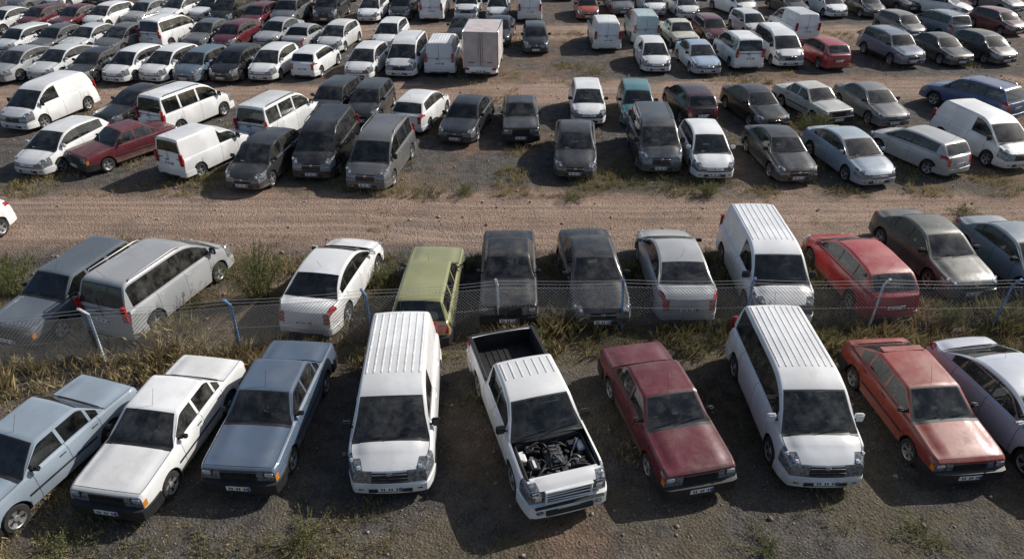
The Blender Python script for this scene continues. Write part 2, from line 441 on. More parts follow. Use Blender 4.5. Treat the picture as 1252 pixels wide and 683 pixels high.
def pickup_extra(mb,P,T,ztf):
    W=P['W'];hw=W/2
    x0,x1=-.80,-2.46; y=hw*.84
    mb.box(((x0+x1)/2,0,.60),(x0-x1,2*y,.04),BK,.0)
    for s in(1,-1): mb.box(((x0+x1)/2,s*y,.82),(x0-x1,.03,.46),BK,.005); mb.box(((x0+x1)/2,s*hw*.90,1.075),(x0-x1+.1,.09,.03),BK,.012)
    for x in(x0,x1): mb.box((x,0,.82),(.03,2*y,.46),BK,.005)
    mb.box((x1-.06,0,1.07),(.07,W*.84,.03),BK,.01)
    for q in range(9): mb.box(((x0+x1)/2,-y+.15+q*.16,.625),(x0-x1-.1,.05,.02),BK,.006)
    mb.tube([(x0-.05,-y+.02,1.06),(x0-.05,-y+.05,1.22),(x0-.05,y-.05,1.22),(x0-.05,y-.02,1.06)],.022,BK,8)
    x0,x1=2.28,1.24; y=hw*.80
    mb.box((1.76,0,.50),(1.04,2*y,.04),BK,0)
    for s in(1,-1):
        mb.box((1.76,s*y,.74),(1.04,.02,.46),IN,0)
        mb.box((1.5,s*(y-.08),.84),(.28,.16,.1),PA,.03); 
    for x in(x0,x1): mb.box((x,0,.74),(.02,2*y,.46),IN,0)
    mb.box((2.20,0,.80),(.06,y*1.7,.30),EN,.01); mb.box((2.27,0,.995),(.10,2*y,.04),PA,.01)
    mb.box((1.66,.02,.76),(.62,.40,.22),EN,.04,seg=2); mb.box((1.66,.02,.885),(.56,.24,.07),BK,.03,seg=2)
    rr=random.Random(3)
    for i in range(5): mb.box((1.44+i*.11,.02,.93),(.05,.16,.03),EN,.01)
    mb.box((1.85,-.48,.86),(.26,.20,.20),BK,.02); mb.box((1.85,-.48,.965),(.2,.05,.02),PL,0)
    mb.box((1.45,.46,.85),(.22,.24,.16),BK,.05,seg=2); mb.box((1.95,.46,.82),(.18,.2,.16),IN,.03); mb.box((1.36,-.44,.88),(.16,.2,.14),EN,.04)
    for i in range(30):
        a=Vector((1.3+rr.random()*.85,-.6+rr.random()*1.2,.78+rr.random()*.15)); b=a+Vector((rr.uniform(-.35,.35),rr.uniform(-.4,.4),rr.uniform(-.05,.05)))
        b.x=min(2.15,max(1.28,b.x)); b.y=max(-.66,min(.66,b.y)); c=(a+b)/2+Vector((0,0,rr.uniform(.04,.11)))
        mb.tube([a,(a+c)/2+Vector((0,0,.03)),c,(b+c)/2+Vector((0,0,.03)),b],rr.choice([.012,.018,.026]),rr.choice([BK,BK,EN,IN,BK,CH]),6)
    for i in range(36):
        mb.box((1.3+rr.random()*.85,rr.uniform(-.62,.62),.72+rr.random()*.18),(rr.uniform(.05,.16),rr.uniform(.05,.14),rr.uniform(.04,.1)),rr.choice([BK,EN,IN,BK]),.012,rot=Matrix.Rotation(rr.uniform(-.6,.6),3,'Z'))
    x=T(P['L']/2,0,.80)[0]
    mb.box((x+.01,0,.79),(.06,W*.52,.28),BK,.02)
    for q in range(3): mb.box((x+.045,0,.71+q*.08),(.03,W*.50,.026),PA,.008,rot=Matrix.Rotation(.03*(q-1.4),3,'Z'))
    for s in(1,-1):
        mb.box((x+.03,s*W*.26,.80),(.06,.05,.30),PA,.015); mb.box((x-.02,s*W*.37,.81),(.10,.24,.22),LA,.04,seg=2)
        mb.box((x+.035,s*W*.35,.81),(.012,.13,.13),RF,.004)
    mb.box((x+.03,0,.955),(.09,W*.56,.05),PA,.015,rot=Matrix.Rotation(.02,3,'Z')); mb.box((x+.03,0,.645),(.08,W*.56,.035),PA,.015)
    mb.box((x+.13,0,.46),(.05,W*.55,.12),BK,.01)
    mb.box((x+.115,0,.635),(.07,W*.8,.02),BK,.005)
    for s in(1,-1): mb.box((x+.10,s*W*.34,.47),(.05,.16,.09),LA,.03,seg=2)
def truck_extra(mb,P,T,ztf):
    mb.box((-.85,0,1.62),(3.1,1.95,1.95),BX,.02)
    for s in(1,-1):
        for z in (.66,2.585): mb.box((-.85,s*.965,z),(3.14,.06,.06),CH,.01)
        for x in(-2.38,.68): mb.box((x,s*.965,1.62),(.06,.06,1.86),CH,.01)
    mb.box((-2.41,0,1.62),(.02,.02,1.8),BK,0)
    for s in(1,-1):
        mb.tube([(-2.42,s*.12,.72),(-2.42,s*.12,2.5)],.014,CH,6); mb.box((-2.42,s*.5,.95),(.03,.3,.03),BK,.005)
    mb.box((-.85,0,.60),(3.0,.9,.12),BK,.01)
def stretch(t,k):
    t=dict(t); t['L']*=k; t['wf']*=k; t['wr']*=k
    t['top']=[(p[0]*k,)+tuple(p[1:]) for p in t['top']]; t['gh']=[(p[0]*k,)+tuple(p[1:]) for p in t['gh']]
    t['wins']=[(a*k,b*k) for a,b in t['wins']]; t['seams']=[a*k for a in t['seams']]; return t
T_={}
old=dict(old=True,tf=.05,tr=.05,nl=.3,lean=.03,cb=.02,cf=.06,cr=.03,crown=.02,k=.28,bump=BK,strip=True,pillar=PA)
T_['sahin']=dict(old,name='boxy_sedan',L=4.22,W=1.66,zb=.24,R=.29,wf=1.30,wr=-1.18,
  top=[(2.11,.80),(2.07,.835,.03),(.92,.91),(-1.3,.93),(-2.06,.90,.05),(-2.11,.84)],
  gh=[(.88,.885),(.28,1.36,.09),(-.72,1.38,.10),(-1.25,.90)],wins=[(.66,-.10),(-.17,-.80),(-.86,-1.05)],seams=[.70,-.13,-.98])
T_['sahinw']=dict(T_['sahin'],name='boxy_wagon',top=[(2.11,.78),(2.06,.82,.04),(.92,.91),(-1.3,.93),(-2.08,.92,.03),(-2.11,.9)],
  gh=[(.88,.885),(.28,1.38,.09),(-1.75,1.40,.10),(-2.08,.90)],wins=[(.66,-.10),(-.17,-.85),(-.95,-1.75)])
T_['oldhatch']=dict(old,name='boxy_hatchback',L=4.0,W=1.64,zb=.22,R=.285,wf=1.22,wr=-1.22,
  top=[(2.0,.73),(1.95,.78,.04),(.98,.90),(-1.3,.93),(-1.9,.95,.05),(-2.0,.88)],
  gh=[(.95,.87),(.30,1.33,.10),(-.9,1.36,.12),(-1.72,.93)],wins=[(.72,-.15),(-.22,-.85),(-.92,-1.25)],seams=[.72,-.18,-1.0],spoiler=True)
T_['sedan']=dict(name='modern_sedan',L=4.42,W=1.74,zb=.20,R=.315,wf=1.34,wr=-1.28,tf=.2,tr=.16,lean=.10,cb=.10,
  top=[(2.21,.62),(2.12,.72,.12),(1.35,.90,.3),(.95,.95),(-1.5,1.0),(-2.12,1.01,.08),(-2.21,.90)],
  gh=[(1.22,.88),(.38,1.38,.3),(-.2,1.455,.35),(-.9,1.41,.35),(-1.72,.98)],wins=[(.92,-.08),(-.13,-.93),(-.98,-1.33)],seams=[.86,-.11,-1.12],mirpaint=True)
T_['sedan2']=dict(T_['sedan'],name='family_sedan',L=4.3,W=1.70,k=.34,tf=.13,lean=.07,
  top=[(2.15,.64),(2.08,.72,.1),(1.1,.88,.25),(.95,.91),(-1.4,.95),(-2.05,.95,.06),(-2.15,.86)],
  gh=[(1.08,.86),(.32,1.34,.22),(-.3,1.41,.3),(-.85,1.38,.25),(-1.52,.93)],wins=[(.82,-.1),(-.15,-.87),(-.92,-1.17)],seams=[.8,-.12,-1.05],mirpaint=False)
T_['hatch']=dict(name='hatchback_car',L=4.0,W=1.70,zb=.20,R=.305,wf=1.25,wr=-1.24,tf=.2,tr=.17,lean=.10,cb=.10,mirpaint=True,
  top=[(2.0,.64),(1.92,.74,.12),(1.3,.90,.3),(.95,.94),(-1.5,1.0),(-1.93,1.0,.06),(-2.0,.92)],
  gh=[(1.25,.87),(.42,1.40,.3),(-.25,1.48,.35),(-1.45,1.40,.2),(-1.88,.97)],wins=[(.92,-.08),(-.13,-.92),(-.98,-1.42)],seams=[.86,-.11,-1.02],tl=.3)
T_['hatch2']=dict(T_['hatch'],name='compact_hatchback',L=3.85,W=1.64,k=.27,
  top=[(1.92,.66),(1.86,.76,.1),(1.1,.92,.25),(.9,.94),(-1.5,.97),(-1.88,.97,.06),(-1.92,.92)],
  gh=[(1.12,.88),(.42,1.38,.22),(-.25,1.43,.3),(-1.5,1.36,.15),(-1.82,.95)],wins=[(.86,-.15),(-.2,-1.35)],seams=[.8,-.2],mirpaint=False)
van=dict(L=4.28,W=1.80,zb=.21,R=.32,wf=1.34,wr=-1.36,tf=.16,tr=.04,lean=.10,cb=.09,k=.13,cf=.12,cr=.01,vanlight=True,plate_r=.75,bigmir=True,pillar=PA,wsf=(.08,.93),rwf=(.12,.86),crown=.045,bigface=True,
  top=[(2.14,.78),(2.05,.88,.12),(1.45,1.04,.3),(1.25,1.07),(-2.06,1.08),(-2.14,1.08)],
  gh=[(1.50,1.01),(.78,1.66,.2),(.35,1.80,.35),(-1.95,1.82,.12),(-2.12,1.06)],seams=[1.02,.02,-1.05])
T_['vanp']=stretch(dict(van,name='panel_van',wins=[(1.12,.08)],rw=False,ribs=8),1.02)
T_['vang']=dict(van,name='passenger_van',wins=[(1.12,.08),(-.02,-.98),(-1.08,-1.92)],rails=1,pillar=PA)
T_['vangr']=stretch(dict(van,name='ribbed_roof_van',wins=[(1.12,.08),(-.02,-.98),(-1.08,-1.92)],ribs=9,pillar=BK,mirpaint=True),1.05)
T_['kangoo']=dict(van,name='family_van',wins=[(1.12,.08),(-.02,-.98),(-1.08,-1.85)],rails=2,pillar=BK,
  gh=[(1.55,1.0),(.70,1.62,.3),(.30,1.77,.4),(-1.85,1.79,.2),(-2.12,1.06)])
T_['kangoop']=dict(T_['kangoo'],name='delivery_van',wins=[(1.12,.08)],rw=False,rails=False)
T_['fiorino']=dict(van,name='small_box_van',L=3.9,W=1.60,R=.29,wf=1.2,wr=-1.25,wins=[(.85,.0)],rw=True,rwf=(.3,.85),
  top=[(1.95,.66),(1.88,.76,.1),(1.1,.93,.2),(.95,.95),(.0,.96),(-1.9,.98),(-1.95,.98)],
  gh=[(1.15,.88),(.6,1.38,.15),(.15,1.42,.1),(-.05,1.70,.12),(-1.86,1.72,.08),(-1.93,.96)],seams=[.85,-.03],ribs=0,cf=.08)
T_['suv']=dict(name='sport_utility_car',L=4.4,W=1.80,zb=.28,R=.35,wf=1.32,wr=-1.30,tf=.14,tr=.10,lean=.07,cb=.07,k=.22,rails=2,cladding=True,
  top=[(2.2,.78),(2.12,.88,.1),(1.2,1.04,.25),(.95,1.07),(-2.12,1.12),(-2.2,1.05)],
  gh=[(1.15,1.02),(.5,1.58,.2),(-.2,1.66,.3),(-1.7,1.62,.15),(-2.08,1.09)],wins=[(.88,-.08),(-.13,-.93),(-1.0,-1.75)],seams=[.84,-.11,-1.1],plate_r=.8)
T_['pickup']=dict(name='pickup_truck_mesh',L=5.05,W=1.80,zb=.30,R=.36,wf=1.58,wr=-1.42,tf=.10,tr=.03,lean=.02,cb=.06,k=.20,cr=.0,bed=True,noor=True,
  top=[(2.52,.93),(2.46,1.0,.08),(1.25,1.06,.2),(1.1,1.07),(-2.45,1.06),(-2.52,1.05)],
  gh=[(1.22,1.04),(.58,1.62,.12),(.1,1.70,.3),(-.62,1.70,.08),(-.74,1.05)],wins=[(.86,.14),(.07,-.60)],seams=[.88,.105,-.72],
  open=[(-.82,-2.44,7),(2.30,1.26,7)],bump=PA,bz=(.30,.64),bp=.10,ribs=7,antenna=False,extra=pickup_extra,bigmir=True,plate_r=.55)
T_['truck']=dict(van,name='box_truck_mesh',L=4.9,W=1.80,zb=.35,wf=1.55,wr=-1.4,
  top=[(2.45,.72),(2.38,.86,.14),(1.85,1.05,.2),(1.7,1.08),(.9,1.06),(.75,.75),(-2.4,.72),(-2.45,.70)],
  gh=[(1.9,1.03),(1.3,1.75,.2),(1.1,1.88,.15),(.86,1.88,.05),(.84,1.03)],wins=[(1.55,.92)],seams=[1.5],vanlight=False,extra=truck_extra,antenna=False,plate_r=.5,rw=False)
MESH={k:build(v) for k,v in T_.items()}
NAME=dict(sahin='sedan_car',sahinw='station_wagon',oldhatch='hatchback_car',sedan='sedan_car',sedan2='sedan_car',hatch='hatchback_car',hatch2='hatchback_car',
 vanp='panel_van',vang='passenger_van',vangr='passenger_van',kangoo='passenger_van',kangoop='delivery_van',fiorino='delivery_van',suv='sport_utility_vehicle',pickup='pickup_truck',truck='box_truck')
# ---------------------------------------------------------------- camera (drone at 11.7 m)
cam=bpy.data.cameras.new('camera'); co=bpy.data.objects.new('camera',cam); sc.collection.objects.link(co)
cam.sensor_width=36; cam.lens=24.44; cam.clip_end=3000; co.location=(0,0,11.7); co.rotation_euler=(math.radians(57.3),0,0); sc.camera=co
Wh=(.82,.82,.81); Wh2=(.68,.69,.68); Si=(.36,.37,.38); Gr=(.12,.125,.13); DG=(.026,.028,.031); Bk=(.009,.010,.012); Ma=(.11,.014,.022); Re=(.34,.018,.024)
# vehicles: type, colour, x and y (metres) of the bumper nearest the viewer's side, heading (deg from north), F = nose south / R = tail south
CARS=[
('sahin',(.27,.325,.38),-10.8,8.5,18,'F'),('sahin',Wh,-8.0,9.2,9,'F'),('sahin',(.085,.12,.175),-5.6,9.8,4,'F'),('vanp',Wh,-2.5,9.8,-3,'F'),('pickup',Wh,1.1,9.3,-16,'F'),
('sahin',(.12,.016,.024),3.85,9.75,-12,'F'),('vangr',Wh,6.5,9.95,0,'F'),('oldhatch',(.28,.045,.030),9.55,10.1,-5,'F'),('sedan',(.55,.58,.64),12.0,9.7,-10,'F'),
('hatch',Wh,-18.9,18.0,10,'F'),('sahinw',(.12,.14,.16),-13.3,14.7,16,'F'),('kangoo',Si,-10.9,15.1,18,'R'),('sedan',Wh,-5.6,15.2,9,'R'),('sahinw',(.29,.29,.14),-2.45,14.7,2,'R'),
('sahin',Bk,-.1,15.6,0,'F'),('sedan2',DG,2.5,15.6,-3,'F'),('sedan',Si,4.9,15.8,0,'R'),('vanp',Wh,7.55,15.7,1,'F'),('hatch',Re,10.65,15.9,-6,'R'),('sedan2',(.06,.068,.06),13.5,17.0,-6,'F'),('sedan2',(.17,.22,.27),16.0,16.5,-6,'F'),
('hatch',Wh,-19.3,25.8,14,'F'),('sahin',Ma,-17.6,26.2,34,'F'),('fiorino',Wh,-13.5,25.6,26,'R'),('hatch',DG,-10.3,24.4,10,'F'),('vang',Bk,-7.9,25.4,4,'F'),('kangoo',(.13,.13,.13),-5.6,24.4,8,'F'),
('sedan',DG,2.5,25.5,4,'F'),('kangoo',(.04,.048,.062),6.0,26.0,1,'F'),('hatch',Wh,8.0,25.4,1,'F'),('sedan2',DG,11.2,25.1,-4,'F'),('sedan',(.29,.36,.43),14.2,24.8,-10,'F'),('hatch2',Si,17.8,25.8,-24,'R'),('kangoop',Wh,20.7,26.4,-12,'F'),
('kangoop',Wh,-22.9,30.8,15,'F'),('sedan2',Bk,-18.9,31.1,24,'F'),('vang',Wh,-16.3,30.3,24,'R'),('vang',Wh2,-11.3,28.9,18,'R'),('hatch2',DG,-9.0,31.9,10,'F'),('hatch2',DG,-7.1,31.5,6,'F'),('hatch',Wh,-4.8,30.5,14,'R'),
('sedan2',DG,-2.5,29.2,12,'F'),('sahin',DG,0.4,29.2,0,'F'),('hatch2',Wh,3.6,31.5,2,'F'),('hatch2',(.05,.17,.18),5.9,31.3,4,'F'),('hatch',(.04,.012,.016),8.9,31.4,-6,'R'),('sedan2',Bk,12.1,30.9,-10,'F'),('sahin',(.5,.5,.46),15.3,31.5,-16,'F'),('sedan2',Gr,17.8,31.2,-8,'F'),('suv',(.025,.06,.18),23.8,31.9,-28,'R'),
('sedan',Si,-28.4,38.1,14,'F'),('sedan',Wh2,-26.2,38.4,14,'F'),('sedan2',DG,-24.0,37.9,12,'F'),('hatch',Wh,-21.9,38.1,14,'F'),('hatch',Wh,-19.9,38.2,14,'F'),('hatch2',(.10,.145,.19),-18.0,38.1,12,'F'),('hatch',Bk,-16.0,38.2,10,'F'),('hatch',Wh,-13.9,38.4,8,'F'),('hatch2',Wh,-11.7,39.0,10,'R'),
('hatch',Wh,-8.6,38.7,8,'F'),('kangoo',Wh,-6.3,39.1,6,'F'),('vanp',Wh,-4.1,39.6,2,'R'),('truck',Wh,-1.75,39.0,4,'R'),
('hatch2',Wh2,-31.5,43.7,16,'F'),('sedan2',Gr,-29.5,43.8,16,'F'),('sedan2',Wh2,-27.5,44.0,16,'F'),('sedan',Gr,-25.3,43.8,16,'F'),('kangoo',Wh,-22.9,45.2,16,'R'),('sedan2',Gr,-20.3,45.2,12,'F'),('hatch2',Ma,-18.3,44.8,12,'F'),('sedan2',Si,-15.9,45.6,14,'F'),('sedan2',Si,-13.7,44.4,10,'R'),('hatch',Wh2,-11.5,44.4,10,'F'),
('hatch',Wh,-8.1,45.0,6,'F'),('sedan2',Bk,-3.5,46.4,6,'F'),('sedan2',DG,-1.0,46.0,6,'F'),('hatch2',Bk,1.5,44.1,0,'F'),
('kangoop',Wh,6.0,44.8,0,'R'),('vanp',(.5,.62,.62),8.7,46.4,0,'R'),('hatch',Wh,8.3,40.0,0,'F'),('sahin',(.6,.58,.48),11.1,45.2,-4,'F'),('sedan2',(.33,.43,.53),11.1,39.6,-4,'F'),('hatch2',Ma,13.4,46.4,-4,'F'),('kangoo',Wh,13.7,40.6,-4,'R'),('hatch2',Wh2,16.5,48.0,-6,'F'),
('kangoo',Wh,16.3,41.1,-4,'F'),('vanp',Wh,19.3,47.0,-6,'R'),('hatch',Re,18.9,40.6,-8,'R'),('suv',(.14,.18,.24),23.5,41.2,-10,'F'),('sedan2',DG,26.5,41.4,-10,'F'),('hatch',DG,29.3,41.7,-10,'F'),('suv',(.18,.22,.26),29.5,47.2,-12,'R'),('hatch2',Gr,26.9,47.6,-10,'F'),('hatch2',Ma,34.3,48.7,-12,'F'),
('sedan2',Wh2,-36.0,49.0,16,'F'),('hatch2',Ma,-33.8,49.9,18,'F'),('sedan2',Ma,-31.6,49.9,18,'F'),('hatch',Wh,-29.4,50.4,16,'F'),('sedan2',Si,-27.3,51.6,16,'F'),('sedan',Wh,-25.2,52.5,16,'F'),('sedan2',Wh,-23.0,53.0,16,'F'),('kangoo',Bk,-20.8,51.4,10,'F'),('hatch2',Ma,-18.4,50.4,10,'F'),('suv',Gr,-16.3,51.1,6,'F'),
('kangoo',DG,-13.6,52.5,4,'F'),('hatch',Wh,-10.5,52.7,4,'F'),('hatch2',DG,-8.3,53.2,4,'F'),('vanp',Wh,-5.9,53.2,2,'R'),('vanp',Wh,-3.4,53.7,2,'F'),('hatch',Wh2,-1.1,53.2,2,'F'),('kangoop',Wh,1.3,53.0,0,'R'),('hatch2',(.42,.09,.045),5.6,53.4,0,'F'),('sedan2',Gr,8.4,55.0,-4,'F'),('hatch',Wh,10.8,54.7,-4,'F'),('hatch',Wh,13.1,53.7,-4,'F'),
('kangoo',Wh,17.7,54.5,-20,'F'),('sedan2',Bk,21.5,54.5,-8,'F'),('hatch',Wh,24.3,54.2,-8,'F'),('hatch',Bk,27.1,54.2,-8,'F'),('sedan2',DG,30.8,56.2,-10,'F'),('sedan',Wh,34.2,54.5,-45,'F'),('hatch',Gr,38.4,55.6,-12,'F'),
('hatch',Gr,-38.3,56.2,14,'F'),('sedan2',Wh,-36.0,57.4,14,'F'),('hatch2',Bk,-33.2,58.6,14,'F'),('hatch',Wh,-29.0,59.0,14,'F'),('sedan2',Gr,-26.2,59.0,14,'F'),('sedan2',DG,-20.8,58.8,10,'F'),('kangoo',Gr,-17.3,59.2,8,'F'),('hatch',Wh,-13.7,60.0,6,'F'),('sedan2',Bk,-9.8,60.3,5,'F'),('hatch',Si,-6.0,60.5,4,'F'),('hatch2',DG,-1.5,60.5,0,'F'),('vanp',Wh,4.3,60.6,0,'F'),('hatch2',Ma,8.1,61.3,0,'F'),('sedan2',Bk,11.1,61.0,-3,'F'),('kangoo',Wh,16.5,61.0,-5,'F'),('hatch2',Si,21.0,61.3,-5,'F'),('vang',Wh,24.8,61.3,-8,'F'),('hatch',Wh,29.9,62.0,-8,'F'),('sedan2',Si,34.8,62.0,-8,'F'),('hatch2',Wh2,40.0,62.0,-8,'F'),
]
rr=random.Random(11)
for (t,c,x,y,ph,fc) in CARS:
    L=T_[t]['L']; a=math.radians(ph); d=(math.sin(a),math.cos(a))
    o=bpy.data.objects.new(NAME[t],MESH[t]); sc.collection.objects.link(o)
    o.location=(x+d[0]*L/2,y+d[1]*L/2,0.0); s=-1 if fc=='F' else 1
    o.rotation_euler=(0,0,math.atan2(s*d[1],s*d[0])); k=rr.uniform(.93,1.07) if max(c)<.6 else rr.uniform(.94,1.0)
    o.color=(*[q*k for q in c],1)
_lat=np.random.default_rng(5).random((256,256))
def vn(x,y,s):
    x=x/s+100;y=y/s+100; xi=np.floor(x).astype(int);yi=np.floor(y).astype(int); fx=x-xi;fy=y-yi
    fx=fx*fx*(3-2*fx);fy=fy*fy*(3-2*fy); g=lambda a,b:_lat[a%256,b%256]
    return (g(xi,yi)*(1-fx)+g(xi+1,yi)*fx)*(1-fy)+(g(xi,yi+1)*(1-fx)+g(xi+1,yi+1)*fx)*fy
ROADS=((22.3,1.9,0.0),(36.8,1.7,.035),(50.3,1.8,0.0),(73,2.5,0.0))
TR=(-1.7,-1.25,-.75,.05,.5,.95,1.4)
def wob(x): return (vn(x,x*0,7)-.5)*.9
def hgt(x,y):
    h=(vn(x,y,2.3)-.5)*.05+(vn(x,y,.7)-.5)*.03+(vn(x,y,.3)-.5)*.02
    for yc,hf,sl in ROADS[:3]:
        d=y-yc-sl*x-wob(x)
        for o in TR: h=h-.045*np.exp(-((d-o)/.12)**2)*np.clip(vn(x+o*9,y*0,4)*1.6-.3,0,1)
    return h-.012
xs=np.concatenate([[-900,-400,-200,-110,-80,-60],np.arange(-45,45.01,.16),[60,80,110,200,400,900]])
ys=np.concatenate([[-300,-100,-40,-15,0,3],np.arange(6,27,.09),np.arange(27,66,.25),[72,85,110,160,300,600,1200]])
XX,YY=np.meshgrid(xs,ys); ZZ=np.where((np.abs(XX)<46)&(YY>5)&(YY<66),hgt(XX,YY),-.012)
me=bpy.data.meshes.new('ground'); nx=len(xs); ny=len(ys)
I=(np.arange(ny-1)[:,None]*nx+np.arange(nx-1)[None,:]).ravel()
fc=np.stack([I,I+1,I+nx+1,I+nx],1)
me.from_pydata(np.stack([XX.ravel(),YY.ravel(),ZZ.ravel()],1).tolist(),[],fc.tolist())
me.polygons.foreach_set('use_smooth',[True]*len(me.polygons))
# tyre-track wear mask stored on the terrain
trk=np.zeros_like(XX)
for yc,hf,sl in ROADS:
    d=YY-yc-sl*XX-wob(XX)
    for o in TR: trk=np.maximum(trk,np.exp(-((d-o)/.15)**2)*np.clip(vn(XX+o*9,YY*0,4)*1.6-.3,0,1))
at=me.attributes.new('wear','FLOAT','POINT'); at.data.foreach_set('value',trk.ravel().astype(np.float32))
go=bpy.data.objects.new('ground',me); sc.collection.objects.link(go)
m,nt,out=newmat('dirt_ground'); b=nt.nodes.new('ShaderNodeBsdfPrincipled'); b.inputs['Roughness'].default_value=.95; b.inputs['Specular IOR Level'].default_value=.15
tc=nt.nodes.new('ShaderNodeTexCoord'); Pn=tc.outputs['Object']; sp=nt.nodes.new('ShaderNodeSeparateXYZ'); nt.links.new(Pn,sp.inputs[0])
nb=noise(nt,Pn,.45,6,.65); nm=noise(nt,Pn,2.2,6,.7); nf=noise(nt,Pn,22,5,.75); ng=noise(nt,Pn,.16,3); nq=noise(nt,Pn,7,5,.75)
mp=nt.nodes.new('ShaderNodeMapping'); mp.inputs['Scale'].default_value=(.13,2.6,1); nt.links.new(Pn,mp.inputs[0]); nstr=noise(nt,mp.outputs[0],1.0,6,.7)
yw=math_(nt,'ADD',sp.outputs[1],math_(nt,'MULTIPLY_ADD',nb,3.6,-1.8))
def band(yc,half,soft,slope=0.0):
    y=math_(nt,'SUBTRACT',yw,math_(nt,'MULTIPLY_ADD',sp.outputs[0],slope,yc))
    return mrange(nt,math_(nt,'ABSOLUTE',y),half+soft,half-soft)
col=mixc(nt,mrange(nt,nm,.3,.7),(.080,.073,.067),(.18,.163,.146))
col=mixc(nt,mrange(nt,ng,.45,.62),col,mixc(nt,mrange(nt,nm,.3,.7),(.16,.112,.080),(.28,.195,.14)))
vr=nt.nodes.new('ShaderNodeTexVoronoi'); vr.inputs['Scale'].default_value=16; nt.links.new(Pn,vr.inputs['Vector'])
col=mixc(nt,mrange(nt,vr.outputs['Distance'],.05,.35,.35,0),col,(.33,.31,.29))
rc=mixc(nt,mrange(nt,nstr,.32,.68),(.27,.175,.125),(.48,.345,.265)); rc=mixc(nt,mrange(nt,nm,.42,.75,0,.6),rc,(.40,.31,.25))
rc=mixc(nt,mrange(nt,nb,.45,.65,0,.6),rc,(.21,.175,.15)); rc=mixc(nt,mrange(nt,nq,.5,.7,0,.6),rc,(.17,.13,.105))
wa=nt.nodes.new('ShaderNodeAttribute'); wa.attribute_name='wear'
rc=mixc(nt,math_(nt,'MULTIPLY',wa.outputs['Fac'],.55),rc,(.50,.37,.285))
rc=mixc(nt,mrange(nt,vr.outputs['Distance'],.02,.2,.45,0),rc,(.50,.45,.40))
rm=None
for yc,hf,sl in ROADS:
    q=band(yc,hf+.2,.7,sl); rm=q if rm is None else math_(nt,'MAXIMUM',rm,q)
col=mixc(nt,rm,col,rc)
gm=math_(nt,'MAXIMUM',band(15.6,1.8,.7),math_(nt,'MULTIPLY',band(10,3.4,1),mrange(nt,nb,.42,.62)))
gm=math_(nt,'MAXIMUM',gm,math_(nt,'MULTIPLY',band(25.2,.8,.5),mrange(nt,nb,.45,.6)))
col=mixc(nt,math_(nt,'MULTIPLY',gm,.6),col,mixc(nt,nf,(.085,.07,.04),(.24,.195,.11)))
col=mixc(nt,.65,col,mixc(nt,mrange(nt,nf,.3,.7),(.4,.4,.4),(1.35,1.35,1.35)),'MULTIPLY')
nt.links.new(col,b.inputs['Base Color'])
bp=nt.nodes.new('ShaderNodeBump'); bp.inputs['Strength'].default_value=1.0; bp.inputs['Distance'].default_value=.07
nt.links.new(math_(nt,'ADD',math_(nt,'ADD',nf,math_(nt,'MULTIPLY',nq,1.2)),math_(nt,'MULTIPLY',vr.outputs['Distance'],-.8)),bp.inputs['Height']); nt.links.new(bp.outputs[0],b.inputs['Normal'])
nt.links.new(b.outputs[0],out.inputs[0]); me.materials.append(m)
def vcmat(name,c0,c1,c2,trans=.25):
    m,nt,out=newmat(name); a=nt.nodes.new('ShaderNodeAttribute'); a.attribute_name='tint'
    s=nt.nodes.new('ShaderNodeSeparateColor'); nt.links.new(a.outputs['Color'],s.inputs[0])
    c=mixc(nt,s.outputs[0],c0,c1); c=mixc(nt,s.outputs[1],c,c2)
    d=nt.nodes.new('ShaderNodeBsdfDiffuse'); t=nt.nodes.new('ShaderNodeBsdfTranslucent'); nt.links.new(c,d.inputs[0]); nt.links.new(c,t.inputs[0])
    mx=nt.nodes.new('ShaderNodeMixShader'); mx.inputs[0].default_value=trans; nt.links.new(d.outputs[0],mx.inputs[1]); nt.links.new(t.outputs[0],mx.inputs[2]); nt.links.new(mx.outputs[0],out.inputs[0]); return m
def npmesh(name,V,Fa,mat,tint=None):
    me=bpy.data.meshes.new(name); k=Fa.shape[1]
    me.vertices.add(len(V)); me.vertices.foreach_set('co',V.astype(np.float32).ravel())
    me.loops.add(Fa.size); me.loops.foreach_set('vertex_index',Fa.astype(np.int32).ravel())
    me.polygons.add(len(Fa)); me.polygons.foreach_set('loop_start',np.arange(0,Fa.size,k,dtype=np.int32))
    me.update(calc_edges=True)
    at=me.color_attributes.new('tint','FLOAT_COLOR','POINT'); at.data.foreach_set('color',np.concatenate([tint,np.ones((len(V),2))],1).astype(np.float32).ravel())
    me.materials.append(mat); me.validate()
    o=bpy.data.objects.new(name,me); sc.collection.objects.link(o); return o
def fence_y(x): return 15.65+.13*np.minimum(0,x)
nC=100000
cx=rng.uniform(-32,32,nC); cy=rng.uniform(7,50,nC)
keep=np.abs(cx)<(cy*.80+4); cx,cy=cx[keep],cy[keep]
fy=cy-fence_y(cx); n1=vn(cx,cy,1.6); n2=vn(cx,cy,.5)
den=np.zeros_like(cx); hh=np.full_like(cx,.12)
z=(fy<-1); den=np.where(z,np.clip((n1-.42)*3.0,0,.8)*(.3+n2),den); hh=np.where(z,.06+.12*n1,hh)
z=(fy<-1)&(cy<9.6)&(cx<1); den=np.where(z,np.clip((n1-.3)*3.0,0,.9)*(.3+n2),den)
z=np.abs(fy)<1.25; den=np.where(z,np.clip((n2*.5+n1)*1.0-.12,.08,.9),den); hh=np.where(z,.12+.5*n1*n2+.08,hh)
z=(fy>=1.25)&(cy<19.6); den=np.where(z,np.clip((n1-.34)*1.7,0,.7),den); hh=np.where(z,.08+.25*n1,hh)
z=(cy>=19.6)&(cy<24.3); den=np.where(z,np.clip((n1-.80)*2,0,1),den)
